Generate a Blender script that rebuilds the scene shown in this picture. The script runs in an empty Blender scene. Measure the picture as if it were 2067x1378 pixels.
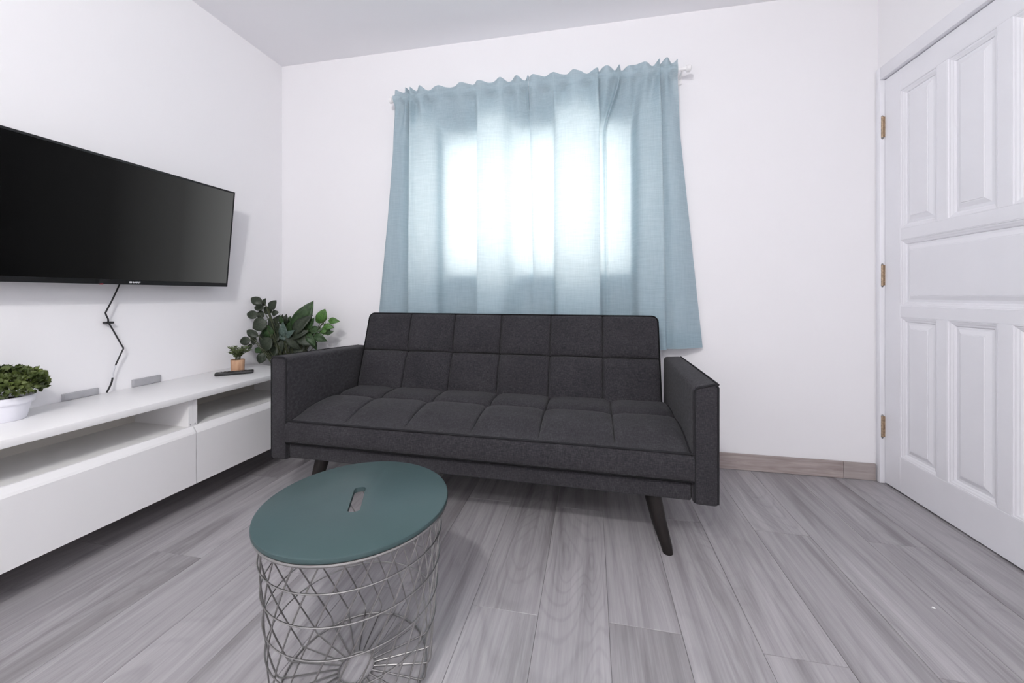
import bpy, bmesh, math, random
from mathutils import Vector, Matrix, noise
random.seed(7)
PI = math.pi
sc = bpy.context.scene
COL = sc.collection

# ---------------------------------------------------------------- camera, light, exposure
CAM_H = 0.935
PHI = math.atan(159.5 / 788.0)
cam = bpy.data.cameras.new('camera')
cam.sensor_width = 36.0
cam.lens = 36.0 * 788.0 / 2067.0
cam.shift_y = -94.0 / 2067.0
cam.clip_start = 0.02
camo = bpy.data.objects.new('camera', cam)
camo.location = (0, 0, CAM_H)
camo.rotation_euler = (PI / 2, 0, PHI)
COL.objects.link(camo)
sc.camera = camo

world = bpy.data.worlds.new('world')
sc.world = world
world.use_nodes = True
bg = world.node_tree.nodes['Background']
bg.inputs['Color'].default_value = (0.96, 0.98, 1.0, 1)
bg.inputs['Strength'].default_value = 6.2

LAMP_POWER = 73.0        # watts of each bulb in the ceiling lamps
sc.view_settings.view_transform = 'Standard'
sc.view_settings.look = 'None'
sc.view_settings.gamma = 1.0
sc.view_settings.use_curve_mapping = False
sc.view_settings.exposure = 0.0
sc.cycles.use_light_tree = False
sc.cycles.adaptive_threshold = .05
sc.cycles.adaptive_min_samples = 20
sc.cycles.diffuse_bounces = 8
sc.cycles.glossy_bounces = 3

# ---------------------------------------------------------------- room measures
XL, XR, YB, YF, ZC = -2.066, 1.419, 2.298, -2.6, 2.49
F = Vector((-math.sin(PHI), math.cos(PHI), 0))
R = Vector((math.cos(PHI), math.sin(PHI), 0))
U = Vector((0, 0, 1))


def at_y(px, py, y):
    """point of the place at depth y that the photograph shows at px, py (2067 x 1378)"""
    d = F + R * ((px - 1033.5) / 788.0) + U * ((595.0 - py) / 788.0)
    return Vector((0, 0, CAM_H)) + d * (y / d.y)


# ---------------------------------------------------------------- materials
def lin(c):
    return tuple(((v / 255) / 12.92 if v / 255 <= .04045 else ((v / 255 + .055) / 1.055) ** 2.4) for v in c) + (1,)


class NT:
    def __init__(self, name):
        self.m = bpy.data.materials.new(name)
        self.m.use_nodes = True
        self.t = self.m.node_tree
        self.b = self.t.nodes['Principled BSDF']
        self.out = self.t.nodes['Material Output']

    def n(self, kind, **kw):
        x = self.t.nodes.new(kind)
        for k, v in kw.items():
            if k in x.inputs:
                x.inputs[k].default_value = v
            else:
                setattr(x, k, v)
        return x

    def l(self, a, b):
        self.t.links.new(a, b)

    def coords(self, scale=(1, 1, 1), rnd=False, kind='Object'):
        tc = self.n('ShaderNodeTexCoord')
        mp = self.n('ShaderNodeMapping')
        mp.inputs['Scale'].default_value = scale
        self.l(tc.outputs[kind], mp.inputs['Vector'])
        if rnd:
            oi = self.n('ShaderNodeObjectInfo')
            mu = self.n('ShaderNodeMath', operation='MULTIPLY')
            mu.inputs[1].default_value = 57.0
            self.l(oi.outputs['Random'], mu.inputs[0])
            co = self.n('ShaderNodeCombineXYZ')
            for i in range(3):
                self.l(mu.outputs[0], co.inputs[i])
            self.l(co.outputs[0], mp.inputs['Location'])
        return mp.outputs[0]

    def noise(self, vec, scale=5, detail=3, rough=.5, dist=0):
        x = self.n('ShaderNodeTexNoise')
        x.inputs['Scale'].default_value = scale
        x.inputs['Detail'].default_value = detail
        x.inputs['Roughness'].default_value = rough
        x.inputs['Distortion'].default_value = dist
        self.l(vec, x.inputs['Vector'])
        return x.outputs['Fac']

    def ramp(self, fac, stops):
        x = self.n('ShaderNodeValToRGB')
        e = x.color_ramp.elements
        while len(e) < len(stops):
            e.new(.5)
        for i, (p, c) in enumerate(stops):
            e[i].position = p
            e[i].color = c
        self.l(fac, x.inputs['Fac'])
        return x.outputs['Color']

    def mix(self, a, b, fac, blend='MIX'):
        x = self.n('ShaderNodeMix', data_type='RGBA', blend_type=blend)
        for s, v in ((x.inputs[0], fac), (x.inputs[6], a), (x.inputs[7], b)):
            if hasattr(v, 'links') or hasattr(v, 'is_output'):
                self.l(v, s)
            else:
                s.default_value = v
        return x.outputs[2]

    def bump(self, h, strength=.2, dist=.01):
        x = self.n('ShaderNodeBump')
        x.inputs['Strength'].default_value = strength
        x.inputs['Distance'].default_value = dist
        self.l(h, x.inputs['Height'])
        self.l(x.outputs[0], self.b.inputs['Normal'])

    def base(self, col, rough=.5, metal=0, spec=.5):
        if hasattr(col, 'is_output'):
            self.l(col, self.b.inputs['Base Color'])
        else:
            self.b.inputs['Base Color'].default_value = col
        self.b.inputs['Roughness'].default_value = rough
        self.b.inputs['Metallic'].default_value = metal
        self.b.inputs['Specular IOR Level'].default_value = spec
        return self


def plain(name, col, rough=.5, metal=0, spec=.5, var=.06, scale=20, bump=0, bscale=None):
    n = NT(name)
    v = n.coords()
    f = n.noise(v, scale, 3)
    lo = tuple(c * (1 - var) for c in col[:3]) + (1,)
    hi = tuple(min(1, c * (1 + var)) for c in col[:3]) + (1,)
    n.base(n.ramp(f, [(.3, lo), (.7, hi)]), rough, metal, spec)
    if bump:
        n.bump(n.noise(v, bscale or scale, 4), bump, .004)
    return n.m


def m_matte(name, col):
    """flat emulsion paint"""
    n = NT(name)
    d = n.n('ShaderNodeBsdfDiffuse')
    d.inputs['Color'].default_value = col
    d.inputs['Roughness'].default_value = .4
    n.t.nodes.remove(n.b)
    n.l(d.outputs[0], n.out.inputs['Surface'])
    return n.m


def m_floor():
    n = NT('grey_wood_plank')
    a = n.noise(n.coords((7.0, .55, 1), True), 1.0, 5, .6, 1.6)
    b = n.noise(n.coords((30, 1.0, 1), True), 1.0, 4, .6, .6)
    c = n.noise(n.coords((150, 4.5, 1), True), 1.0, 4, .7, .3)
    ca = n.ramp(a, [(.30, (.235, .222, .230, 1)), (.47, (.345, .332, .342, 1)), (.70, (.440, .426, .438, 1))])
    cb = n.ramp(b, [(.36, (.72, .715, .72, 1)), (.50, (1, 1, 1, 1))])
    cc = n.ramp(c, [(.34, (.86, .855, .86, 1)), (.62, (1.04, 1.04, 1.04, 1))])
    col = n.mix(ca, cb, .62, 'MULTIPLY')
    col = n.mix(col, cc, .8, 'MULTIPLY')
    # growth rings: contour lines of a slow noise, as in flat-sawn boards
    g = n.noise(n.coords((5.0, 1.1, 1), True), 1.0, 1.5, .4, .5)
    gm = n.n('ShaderNodeMath', operation='MULTIPLY')
    gm.inputs[1].default_value = 140.0
    n.l(g, gm.inputs[0])
    gs = n.n('ShaderNodeMath', operation='SINE')
    n.l(gm.outputs[0], gs.inputs[0])
    cg = n.ramp(gs.outputs[0], [(.0, (1, 1, 1, 1)), (.55, (.97, .97, .97, 1)), (1, (.80, .795, .80, 1))])
    pm = n.noise(n.coords((3.0, .9, 1), True), 1.0, 1)
    pf = n.ramp(pm, [(.44, (0, 0, 0, 1)), (.60, (1, 1, 1, 1))])
    bw = n.n('ShaderNodeMath', operation='MULTIPLY')
    bw.inputs[1].default_value = .5
    n.l(pf, bw.inputs[0])
    col = n.mix(col, cg, bw.outputs[0], 'MULTIPLY')
    oi = n.n('ShaderNodeObjectInfo')
    tone = n.ramp(oi.outputs['Random'], [(0, (.965, .96, .965, 1)), (1, (1.03, 1.03, 1.035, 1))])
    col = n.mix(col, tone, 1.0, 'MULTIPLY')
    n.base(col, .36, 0, .35)
    n.bump(c, .10, .002)
    return n.m


def m_fabric():
    n = NT('charcoal_fabric')
    v = n.coords((1, 1, 1))
    a = n.noise(n.coords((420, 60, 90)), 1, 2)
    b = n.noise(n.coords((60, 420, 420)), 1, 2)
    w = n.mix(n.ramp(a, [(.3, (0, 0, 0, 1)), (.7, (1, 1, 1, 1))]), n.ramp(b, [(.3, (0, 0, 0, 1)), (.7, (1, 1, 1, 1))]), .5)
    big = n.noise(v, 6, 3)
    w2 = n.mix(w, n.ramp(big, [(.2, (.2, .2, .2, 1)), (.8, (.8, .8, .8, 1))]), .3)
    n.base(n.ramp(w2, [(.2, (.018, .0172, .020, 1)), (.55, (.034, .0325, .037, 1)), (.85, (.060, .058, .064, 1))]), .95, 0, .12)
    n.b.inputs['Sheen Weight'].default_value = .06
    n.b.inputs['Sheen Roughness'].default_value = .6
    n.bump(w, .25, .002)
    return n.m


def m_curtain():
    n = NT('pale_blue_curtain_cloth')
    t = n.t
    a = n.noise(n.coords((14, 14, 260)), 1, 3, .6)
    b = n.noise(n.coords((190, 190, 10)), 1, 2)
    w = n.mix(n.ramp(a, [(.3, (0, 0, 0, 1)), (.7, (1, 1, 1, 1))]), n.ramp(b, [(.3, (0, 0, 0, 1)), (.7, (1, 1, 1, 1))]), .35)
    col = n.ramp(w, [(.1, (.330, .470, .545, 1)), (.9, (.450, .580, .650, 1))])
    colt = n.ramp(w, [(.1, (.70, .675, .640, 1)), (.9, (.77, .745, .715, 1))])
    d = n.n('ShaderNodeBsdfDiffuse')
    tr = n.n('ShaderNodeBsdfTranslucent')
    n.l(col, d.inputs['Color'])
    n.l(colt, tr.inputs['Color'])
    mx = n.n('ShaderNodeMixShader')
    mx.inputs[0].default_value = .34
    n.l(d.outputs[0], mx.inputs[1])
    n.l(tr.outputs[0], mx.inputs[2])
    bp = n.n('ShaderNodeBump')
    bp.inputs['Strength'].default_value = .12
    bp.inputs['Distance'].default_value = .003
    n.l(w, bp.inputs['Height'])
    n.l(bp.outputs[0], d.inputs['Normal'])
    t.nodes.remove(n.b)
    n.l(mx.outputs[0], n.out.inputs['Surface'])
    return n.m


def m_glass():
    n = NT('window_glass')
    tr = n.n('ShaderNodeBsdfTransparent')
    tr.inputs['Color'].default_value = (.94, .97, .97, 1)
    g = n.n('ShaderNodeBsdfGlossy')
    g.inputs['Roughness'].default_value = .02
    mx = n.n('ShaderNodeMixShader')
    mx.inputs[0].default_value = .06
    n.l(tr.outputs[0], mx.inputs[1])
    n.l(g.outputs[0], mx.inputs[2])
    n.t.nodes.remove(n.b)
    n.l(mx.outputs[0], n.out.inputs['Surface'])
    return n.m


def m_leaf(name, dark, light, rough=.45):
    n = NT(name)
    f = n.noise(n.coords((14, 14, 14), True), 1, 3)
    n.base(n.ramp(f, [(.3, dark), (.7, light)]), rough, 0, .35)
    return n.m


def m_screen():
    # emission painted across the screen: a plain wash from black to dark grey
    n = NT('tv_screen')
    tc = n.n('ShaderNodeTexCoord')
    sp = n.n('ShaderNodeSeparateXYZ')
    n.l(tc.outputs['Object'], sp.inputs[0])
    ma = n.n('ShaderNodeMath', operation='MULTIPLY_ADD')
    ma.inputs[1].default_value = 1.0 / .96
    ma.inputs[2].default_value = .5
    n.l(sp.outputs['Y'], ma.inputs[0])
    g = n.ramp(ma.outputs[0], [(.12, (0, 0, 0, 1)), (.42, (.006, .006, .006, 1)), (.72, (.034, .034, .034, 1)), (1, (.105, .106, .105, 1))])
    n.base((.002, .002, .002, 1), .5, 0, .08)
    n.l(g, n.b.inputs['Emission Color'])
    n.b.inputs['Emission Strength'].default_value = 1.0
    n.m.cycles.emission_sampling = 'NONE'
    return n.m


def m_wood(name, dark, light, scale=(60, 60, 4), rough=.5):
    n = NT(name)
    f = n.noise(n.coords(scale), 1, 4, .6, .8)
    n.base(n.ramp(f, [(.3, dark), (.7, light)]), rough, 0, .4)
    return n.m


M = dict(
    wall=m_matte('wall_paint', (.862, .856, .872, 1)),
    ceiling=m_matte('ceiling_paint', (.93, .925, .945, 1)),
    floor=m_floor(),
    grout=plain('floor_joint', (.20, .192, .195, 1), .8),
    skirt=m_wood('brown_grey_skirting', (.30, .25, .235, 1), (.47, .41, .395, 1), (5, 60, 60), .5),
    skirt2=m_wood('pale_brown_skirting', (.33, .29, .275, 1), (.44, .39, .375, 1), (5, 60, 60), .5),
    door=plain('door_paint', (.85, .85, .885, 1), .32, 0, .5, .012, 8, .03, 60),
    brass=plain('worn_brass', (.42, .31, .21, 1), .45, .6, .5, .3, 120),
    steel=plain('hinge_steel', (.30, .29, .28, 1), .4, .9, .5, .2, 90),
    fabric=m_fabric(),
    seam=plain('dark_piping', (.010, .0098, .011, 1), .95, 0, .1, .1, 200),
    piping=plain('charcoal_piping', (.022, .0215, .024, 1), .95, 0, .1, .1, 200),
    legwood=m_wood('espresso_wood', (.005, .004, .004, 1), (.013, .009, .008, 1), (80, 80, 8), .5),
    curtain=m_curtain(),
    white_metal=plain('white_metal', (.90, .89, .89, 1), .35),
    upvc=plain('white_window_frame', (.80, .80, .80, 1), .4, 0, .5, .02),
    glass=m_glass(),
    cab=plain('white_foil', (.84, .835, .84, 1), .35, 0, .4, .008, 5),
    cab_in=plain('white_foil_inside', (.78, .775, .765, 1), .45, 0, .3, .01, 5),
    backpanel=plain('cabinet_back_panel', (.62, .60, .56, 1), .6, 0, .3, .03, 5),
    plate=plain('grey_plastic', (.40, .40, .42, 1), .45, 0, .4, .05, 40),
    tv=plain('black_plastic', (.010, .010, .011, 1), .35, 0, .4, .1, 50),
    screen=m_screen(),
    logo=plain('silver_print', (.82, .82, .84, 1), .4),
    red=plain('red_plastic', (.38, .02, .03, 1), .4),
    cord=plain('black_rubber', (.012, .012, .013, 1), .5),
    cord_glint=plain('pale_highlight_grey', (.62, .62, .66, 1), .5),
    lid=plain('teal_lacquer', (.038, .069, .071, 1), .42, 0, .45, .03, 6, .03, 90),
    wire=plain('galvanised_wire', (.30, .295, .29, 1), .36, .9, .5, .1, 60),
    pot=plain('white_pot', (.80, .80, .86, 1), .4, 0, .4, .02),
    rubber=plain('dark_rubber', (.02, .02, .022, 1), .6),
    woodpot=m_wood('pale_wood_pot', (.40, .21, .115, 1), (.62, .40, .26, 1), (40, 40, 10), .6),
    soil=plain('soil', (.035, .025, .018, 1), .9, 0, .2, .3, 80),
    box_leaf=m_leaf('boxwood_leaf', (.018, .034, .008, 1), (.105, .135, .030, 1)),
    herb_leaf=m_leaf('herb_leaf', (.035, .070, .022, 1), (.22, .27, .12, 1)),
    leaf_dark=m_leaf('dark_leaf', (.013, .022, .014, 1), (.050, .062, .040, 1)),
    leaf_mid=m_leaf('mid_leaf', (.010, .030, .010, 1), (.050, .100, .034, 1)),
    leaf_bright=m_leaf('bright_leaf', (.022, .075, .012, 1), (.080, .190, .032, 1)),
    leaf_silver=m_leaf('silver_leaf', (.030, .055, .045, 1), (.10, .145, .125, 1)),
    stem=plain('stem', (.060, .070, .035, 1), .6),
    basketpot=plain('grey_planter', (.36, .35, .35, 1), .6),
    lamp_ring=plain('lamp_ring', (.8, .8, .8, 1), .4),
    chalk=plain('white_speck', (.85, .85, .85, 1), .8),
    concrete=plain('outside_ground', (.55, .54, .52, 1), .8),
)


# ---------------------------------------------------------------- mesh helpers
class MB:
    def __init__(self):
        self.v, self.f = [], []

    def add(self, vs, fs):
        o = len(self.v)
        self.v += [tuple(p) for p in vs]
        self.f += [tuple(i + o for i in q) for q in fs]
        return self

    def hexa(self, p):      # p: 8 corners, bottom ring then top ring
        return self.add(p, [(3, 2, 1, 0), (4, 5, 6, 7), (0, 1, 5, 4), (1, 2, 6, 5), (2, 3, 7, 6), (3, 0, 4, 7)])

    def box(self, x0, x1, y0, y1, z0, z1):
        return self.hexa([(x0, y0, z0), (x1, y0, z0), (x1, y1, z0), (x0, y1, z0), (x0, y0, z1), (x1, y0, z1), (x1, y1, z1), (x0, y1, z1)])

    def rbox(self, x0, x1, y0, y1, z0, z1, r=.005, seg=2):
        return self.rhexa([(x0, y0, z0), (x1, y0, z0), (x1, y1, z0), (x0, y1, z0), (x0, y0, z1), (x1, y0, z1), (x1, y1, z1), (x0, y1, z1)], r, seg)

    def rhexa(self, p, r=.005, seg=2):
        bm = bmesh.new()
        vs = [bm.verts.new(q) for q in p]
        for q in [(3, 2, 1, 0), (4, 5, 6, 7), (0, 1, 5, 4), (1, 2, 6, 5), (2, 3, 7, 6), (3, 0, 4, 7)]:
            bm.faces.new([vs[i] for i in q])
        bmesh.ops.bevel(bm, geom=bm.edges[:], offset=r, segments=seg, profile=.5, affect='EDGES')
        bm.verts.index_update()
        self.add([v.co[:] for v in bm.verts], [[v.index for v in f.verts] for f in bm.faces])
        bm.free()
        return self

    def tube(self, path, r, n=8, closed=False, caps=True):
        path = [Vector(p) for p in path]
        k = len(path)
        rr = r if isinstance(r, (list, tuple)) else [r] * k
        rings = []
        up = None
        for i, p in enumerate(path):
            if closed:
                t = path[(i + 1) % k] - path[i - 1]
            else:
                t = path[min(i + 1, k - 1)] - path[max(i - 1, 0)]
            t.normalize()
            if up is None:
                up = Vector((0, 0, 1)) if abs(t.z) < .9 else Vector((1, 0, 0))
            s = t.cross(up)
            if s.length < 1e-6:
                s = t.cross(Vector((1, 0, 0)))
            s.normalize()
            up = s.cross(t).normalized()
            rings.append([p + (s * math.cos(2 * PI * j / n) + up * math.sin(2 * PI * j / n)) * rr[i] for j in range(n)])
        vs = [q for g in rings for q in g]
        fs = []
        for i in range(k if closed else k - 1):
            a, b = i * n, ((i + 1) % k) * n
            for j in range(n):
                fs.append((a + j, a + (j + 1) % n, b + (j + 1) % n, b + j))
        if not closed and caps:
            fs.append(tuple(reversed(range(n))))
            fs.append(tuple((k - 1) * n + j for j in range(n)))
        return self.add(vs, fs)

    def lathe(self, prof, n=32, cx=0, cy=0):
        vs, fs = [], []
        for r, z in prof:
            for j in range(n):
                a = 2 * PI * j / n
                vs.append((cx + r * math.cos(a), cy + r * math.sin(a), z))
        for i in range(len(prof) - 1):
            for j in range(n):
                a, b = i * n, (i + 1) * n
                fs.append((a + j, a + (j + 1) % n, b + (j + 1) % n, b + j))
        fs.append(tuple(reversed(range(n))))
        fs.append(tuple((len(prof) - 1) * n + j for j in range(n)))
        return self.add(vs, fs)

    def grid(self, nu, nv, fn, flip=False):
        vs = [fn(i / nu, j / nv) for j in range(nv + 1) for i in range(nu + 1)]
        fs = []
        for j in range(nv):
            for i in range(nu):
                a = j * (nu + 1) + i
                q = (a, a + 1, a + nu + 2, a + nu + 1)
                fs.append(q[::-1] if flip else q)
        return self.add(vs, fs)

    def mesh(self, name, mat, smooth=False):
        me = bpy.data.meshes.new(name)
        me.from_pydata(self.v, [], self.f)
        me.validate()
        bm = bmesh.new()
        bm.from_mesh(me)
        bmesh.ops.recalc_face_normals(bm, faces=bm.faces)
        bm.to_mesh(me)
        bm.free()
        me.materials.append(M[mat])
        if smooth:
            for p in me.polygons:
                p.use_smooth = True
            if smooth != 'all':
                me.set_sharp_from_angle(angle=math.radians(42))
        return me

    def build(self, name, mat, parent=None, smooth=False):
        return obj(name, self.mesh(name, mat, smooth), parent)


def obj(name, data, parent=None):
    o = bpy.data.objects.new(name, data)
    COL.objects.link(o)
    if parent is not None:
        o.parent = parent
    return o


def thing(name, label, cat, loc=(0, 0, 0), rot=(0, 0, 0), group=None):
    o = obj(name, None)
    o.empty_display_size = .1
    o.location = loc
    o.rotation_euler = rot
    return tag(o, label, cat, group)


def tag(o, label, cat, group=None):
    o['label'] = label
    o['category'] = cat
    if group:
        o['group'] = group
    return o


def struct(o, label, cat):
    o['kind'] = 'structure'
    return tag(o, label, cat)


def smoothstep(a, b, x):
    t = max(0, min(1, (x - a) / (b - a)))
    return t * t * (3 - 2 * t)


# ---------------------------------------------------------------- the room
# floor: planks running from the camera to the back wall, joints staggered by half a length
fl = struct(MB().box(XL - .1, XR + .12, YF - .1, YB + .02, -.06, -.004).build('floor', 'grout'),
            'floor of grey wood-look planks laid lengthwise', 'floor')
edges = [.05]
while edges[-1] < XR + .1:
    edges.append(edges[-1] + .1955)
left = .05
while left > XL:
    left -= .2012
    edges.insert(0, left)
cache = {}
k0 = edges.index(.05)
for k in range(len(edges) - 1):
    xa, xb = edges[k] + .0004, edges[k + 1] - .0004
    xa, xb = max(xa, XL), min(xb, XR + (.08 if True else 0))
    if xb - xa < .01:
        continue
    first = (1.140 if (k - k0) % 2 == 0 else 1.722) + random.uniform(-.012, .012)
    y = first - 1.2 * 4
    while y < YB:
        ya, yb = max(y + .0004, YF), min(y + 1.2 - .0004, YB)
        y += 1.2
        if yb - ya < .01:
            continue
        key = (round(xb - xa, 4), round(yb - ya, 4))
        if key not in cache:
            w, h = key[0] / 2, key[1] / 2
            mb = MB()
            e = .0007
            mb.add([(-w, -h, -.004), (w, -h, -.004), (w, h, -.004), (-w, h, -.004),
                    (-w, -h, -e), (w, -h, -e), (w, h, -e), (-w, h, -e),
                    (-w + e, -h + e, 0), (w - e, -h + e, 0), (w - e, h - e, 0), (-w + e, h - e, 0)],
                   [(0, 1, 5, 4), (1, 2, 6, 5), (2, 3, 7, 6), (3, 0, 4, 7), (4, 5, 9, 8), (5, 6, 10, 9), (6, 7, 11, 10), (7, 4, 8, 11), (8, 9, 10, 11)])
            cache[key] = mb.mesh('plank', 'floor')
        p = obj('plank', cache[key], fl)
        p.location = ((xa + xb) / 2, (ya + yb) / 2, random.uniform(-.0006, 0))

WX0, WX1, WZ0, WZ1 = -1.016, .255, 1.063, 1.905
WT = .22
mb = MB()
mb.box(XL - .1, WX0, YB, YB + WT, -.06, ZC)
mb.box(WX1, XR + .12, YB, YB + WT, -.06, ZC)
mb.box(WX0, WX1, YB, YB + WT, -.06, WZ0)
mb.box(WX0, WX1, YB, YB + WT, WZ1, ZC)
struct(mb.build('wall_back', 'wall'), 'white painted back wall around the curtained window', 'wall')
struct(MB().box(XL - .1, XL, YF - .1, YB, -.06, ZC).build('wall_left', 'wall'), 'white wall that carries the television', 'wall')
DY0, DY1, DZ = 1.366, 2.265, 2.002
mb = MB()
mb.box(XR, XR + .12, YF - .1, DY0 - .03, -.06, ZC)
mb.box(XR, XR + .12, DY0 - .03, YB, DZ + .03, ZC)
mb.box(XR, XR + .12, YB - .004, YB, -.06, DZ + .03)
mb.box(XR + .10, XR + .12, DY0 - .03, YB, -.06, DZ + .03)  # unseen backing behind the door, added to block light from outside
struct(mb.build('wall_right', 'wall'), 'white wall holding the panelled door', 'wall')
struct(MB().box(XL - .1, XR + .12, YF - .1, YF, -.06, ZC).build('wall_front', 'wall'), 'white wall behind the photographer', 'wall')
struct(MB().box(XL - .1, XR + .12, YF - .1, YB + WT, ZC, ZC + .1).build('ceiling', 'ceiling'), 'plain white ceiling', 'ceiling')

bb = struct(MB().box(XL, 1.404, YB - .007, YB, 0, .083).build('baseboard_back', 'grout'), 'brown-grey tile skirting along the back wall', 'skirting')
xs = [XL, -1.35, -.15, .05, 1.262, 1.4035]
for i in range(len(xs) - 1):
    a, b = xs[i] + .0006, xs[i + 1] - .0006
    MB().rbox(a, b, YB - .0125, YB - .006, .001, .086 + (.001 if i % 2 else 0), .001, 1).build('skirting_tile', 'skirt2' if i == 4 else 'skirt', bb)
bl = struct(MB().box(XL, XL + .007, YF, YB - .014, 0, .083).build('baseboard_left', 'grout'), 'brown-grey tile skirting under the television cabinet', 'skirting')
y = YF
while y < YB - .05:
    MB().rbox(XL + .006, XL + .0125, y + .0006, min(y + 1.2, YB - .014) - .0006, .001, .086, .001, 1).build('skirting_tile', 'skirt', bl)
    y += 1.2

# window behind the curtain: white frame, two sashes
win = struct(obj('window_1', None), 'bright window glowing through the pale blue curtain', 'window')
win.location = ((WX0 + WX1) / 2, YB + .12, WZ0)
ww, wh = (WX1 - WX0) / 2, WZ1 - WZ0
mb = MB()
mb.box(-ww, -ww + .035, -.02, .05, 0, wh).box(ww - .035, ww, -.02, .05, 0, wh)
mb.box(-ww + .035, ww - .035, -.02, .05, 0, .035).box(-ww + .035, ww - .035, -.02, .05, wh - .035, wh)
mb.build('window_frame', 'upvc', win)
for s in (-1, 1):
    xa, xb = (-ww + .036, .012) if s < 0 else (-.012, ww - .036)
    ya = 0 if s < 0 else .022
    m2 = MB()
    m2.box(xa, xa + .024, ya, ya + .018, .036, wh - .036).box(xb - .024, xb, ya, ya + .018, .036, wh - .036)
    m2.box(xa + .024, xb - .024, ya, ya + .018, .036, .06).box(xa + .024, xb - .024, ya, ya + .018, wh - .06, wh - .036)
    sh = m2.build('sash', 'upvc', win)
    MB().box(xa + .024, xb - .024, ya + .007, ya + .011, .06, wh - .06).build('pane', 'glass', sh)
MB().rbox(-ww + .001, ww - .001, -.12, -.02, -.004, .006, .002).build('window_sill', 'upvc', win)

# door and its casing
tr = MB()
CX = 1.407
tr.rbox(CX, XR + .07, DY1, YB - .0045, 0, 2.064, .004)
tr.rbox(CX, XR + .07, DY0 - .066, DY0, 0, 2.064, .004)
tr.rbox(CX, XR + .07, DY0, DY1, DZ, 2.064, .004)
struct(tr.build('trim_1', 'door', None, True), 'white door casing in the corner by the back wall', 'door frame')
door = struct(obj('door_1', None), 'white panelled door with worn brass hinges', 'door')
door.location = (1.427, 2.262, 0)
# local: x into the wall, y runs from hinge edge (0) towards negative
DW, DT = .893, .04
yc = [(-.097, -.296), (-.346, -.546), (-.596, -.796)]
zr = [(.169, .832), (.880, 1.194), (1.245, 1.898)]
Z0, Z1 = .008, 1.998
core = MB().box(.016, DT - .004, -DW, 0, Z0, Z1).build('core_board', 'door', door)


def rail(y0, y1, z0, z1, nm):
    MB().rbox(0, .018, min(y0, y1), max(y0, y1), z0, z1, .0012, 1).build(nm, 'door', door)


rail(-.097, 0, Z0, Z1, 'stile')
rail(-DW, -.796, Z0, Z1, 'stile')
for z0, z1 in ((Z0, .169), (.832, .880), (1.194, 1.245), (1.898, Z1)):
    rail(-.796, -.097, z0, z1, 'rail')
for z0, z1 in ((.169, .832), (1.245, 1.898)):
    for a, b in ((-.346, -.296), (-.596, -.546)):
        rail(a, b, z0, z1, 'mullion')


def ring(mb, y0, y1, z0, z1, prof):
    """rectangular moulding: prof = [(inset, x), ...]"""
    vs, fs = [], []
    for d, x in prof:
        vs += [(x, y0 + d, z0 + d), (x, y1 - d, z0 + d), (x, y1 - d, z1 - d), (x, y0 + d, z1 - d)]
    for i in range(len(prof) - 1):
        for j in range(4):
            fs.append((i * 4 + j, i * 4 + (j + 1) % 4, (i + 1) * 4 + (j + 1) % 4, (i + 1) * 4 + j))
    mb.add(vs, fs)
    return mb


def door_panel(y0, y1, z0, z1):
    mo = MB()
    ring(mo, y0, y1, z0, z1, [(0, .0145), (0, .0002), (.003, .0004), (.004, .003), (.010, .0042), (.015, .0075), (.019, .0085), (.0225, .011), (.0235, .0145)])
    m_ = mo.build('moulding', 'door', door)
    pn = MB()
    prof = [(.0225, .0158), (.0240, .0138), (.034, .0128), (.050, .0055), (.0535, .0055), (.0545, .0035)]
    ring(pn, y0, y1, z0, z1, prof)
    d, x = prof[-1]
    pn.add([(x, y0 + d, z0 + d), (x, y1 - d, z0 + d), (x, y1 - d, z1 - d), (x, y0 + d, z1 - d)], [(0, 1, 2, 3)])
    pn.build('panel', 'door', door)


for z0, z1 in (zr[0], zr[2]):
    for a, b in yc:
        door_panel(b, a, z0, z1)
door_panel(-.796, -.097, *zr[1])
for zc in (1.767, 1.033, .283):
    h = MB().tube([(-.009, .004, zc - .052), (-.009, .004, zc + .052)], .0062, 10)
    h.box(-.004, -.0005, -.003, .006, zc - .05, zc + .05)
    ho = h.build('hinge', 'brass', door, True)
    MB().tube([(-.009, .004, zc - .060), (-.009, .004, zc - .0515)], [.003, .0066], 10).build('hinge_tip', 'steel', ho, True)
    MB().tube([(-.009, .004, zc + .0515), (-.009, .004, zc + .058)], [.0066, .003], 10).build('hinge_tip', 'steel', ho, True)

# pendant lamps with a bare round bulb (behind the camera)
for (lx, ly, lab, pw) in ((-.45, -.60, 'white pendant lamp with a round bulb nearer to the sofa', LAMP_POWER), (-.15, -1.38, 'white pendant lamp with a round bulb nearer to the wall behind the photographer', LAMP_POWER * .5)):
    t = thing('ceiling_lamp', lab, 'lamp', (lx, ly, ZC), group='pendant ceiling lamps')
    MB().lathe([(.048, -.024), (.054, -.016), (.054, 0)], 32).build('canopy', 'lamp_ring', t, True)
    MB().tube([(0, 0, -.02), (0, 0, -.072)], .004, 10).build('cable', 'lamp_ring', t, True)
    MB().lathe([(.010, -.105), (.020, -.100), (.020, -.075), (.008, -.065)], 20).build('lamp_holder', 'lamp_ring', t, True)
    bulb = bpy.data.lights.new('bulb', 'POINT')
    bulb.energy = pw
    bulb.color = (1.0, .985, .975)
    bulb.shadow_soft_size = .038
    obj('bulb', bulb, t).location = (0, 0, -.150)

# ---------------------------------------------------------------- sofa
sofa = thing('sofa', 'charcoal fabric sofa with tufted seat and back in front of the curtained window', 'sofa', (-.4835, 1.47, 0), (0, 0, math.radians(-1.25)))
SW = .835


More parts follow.
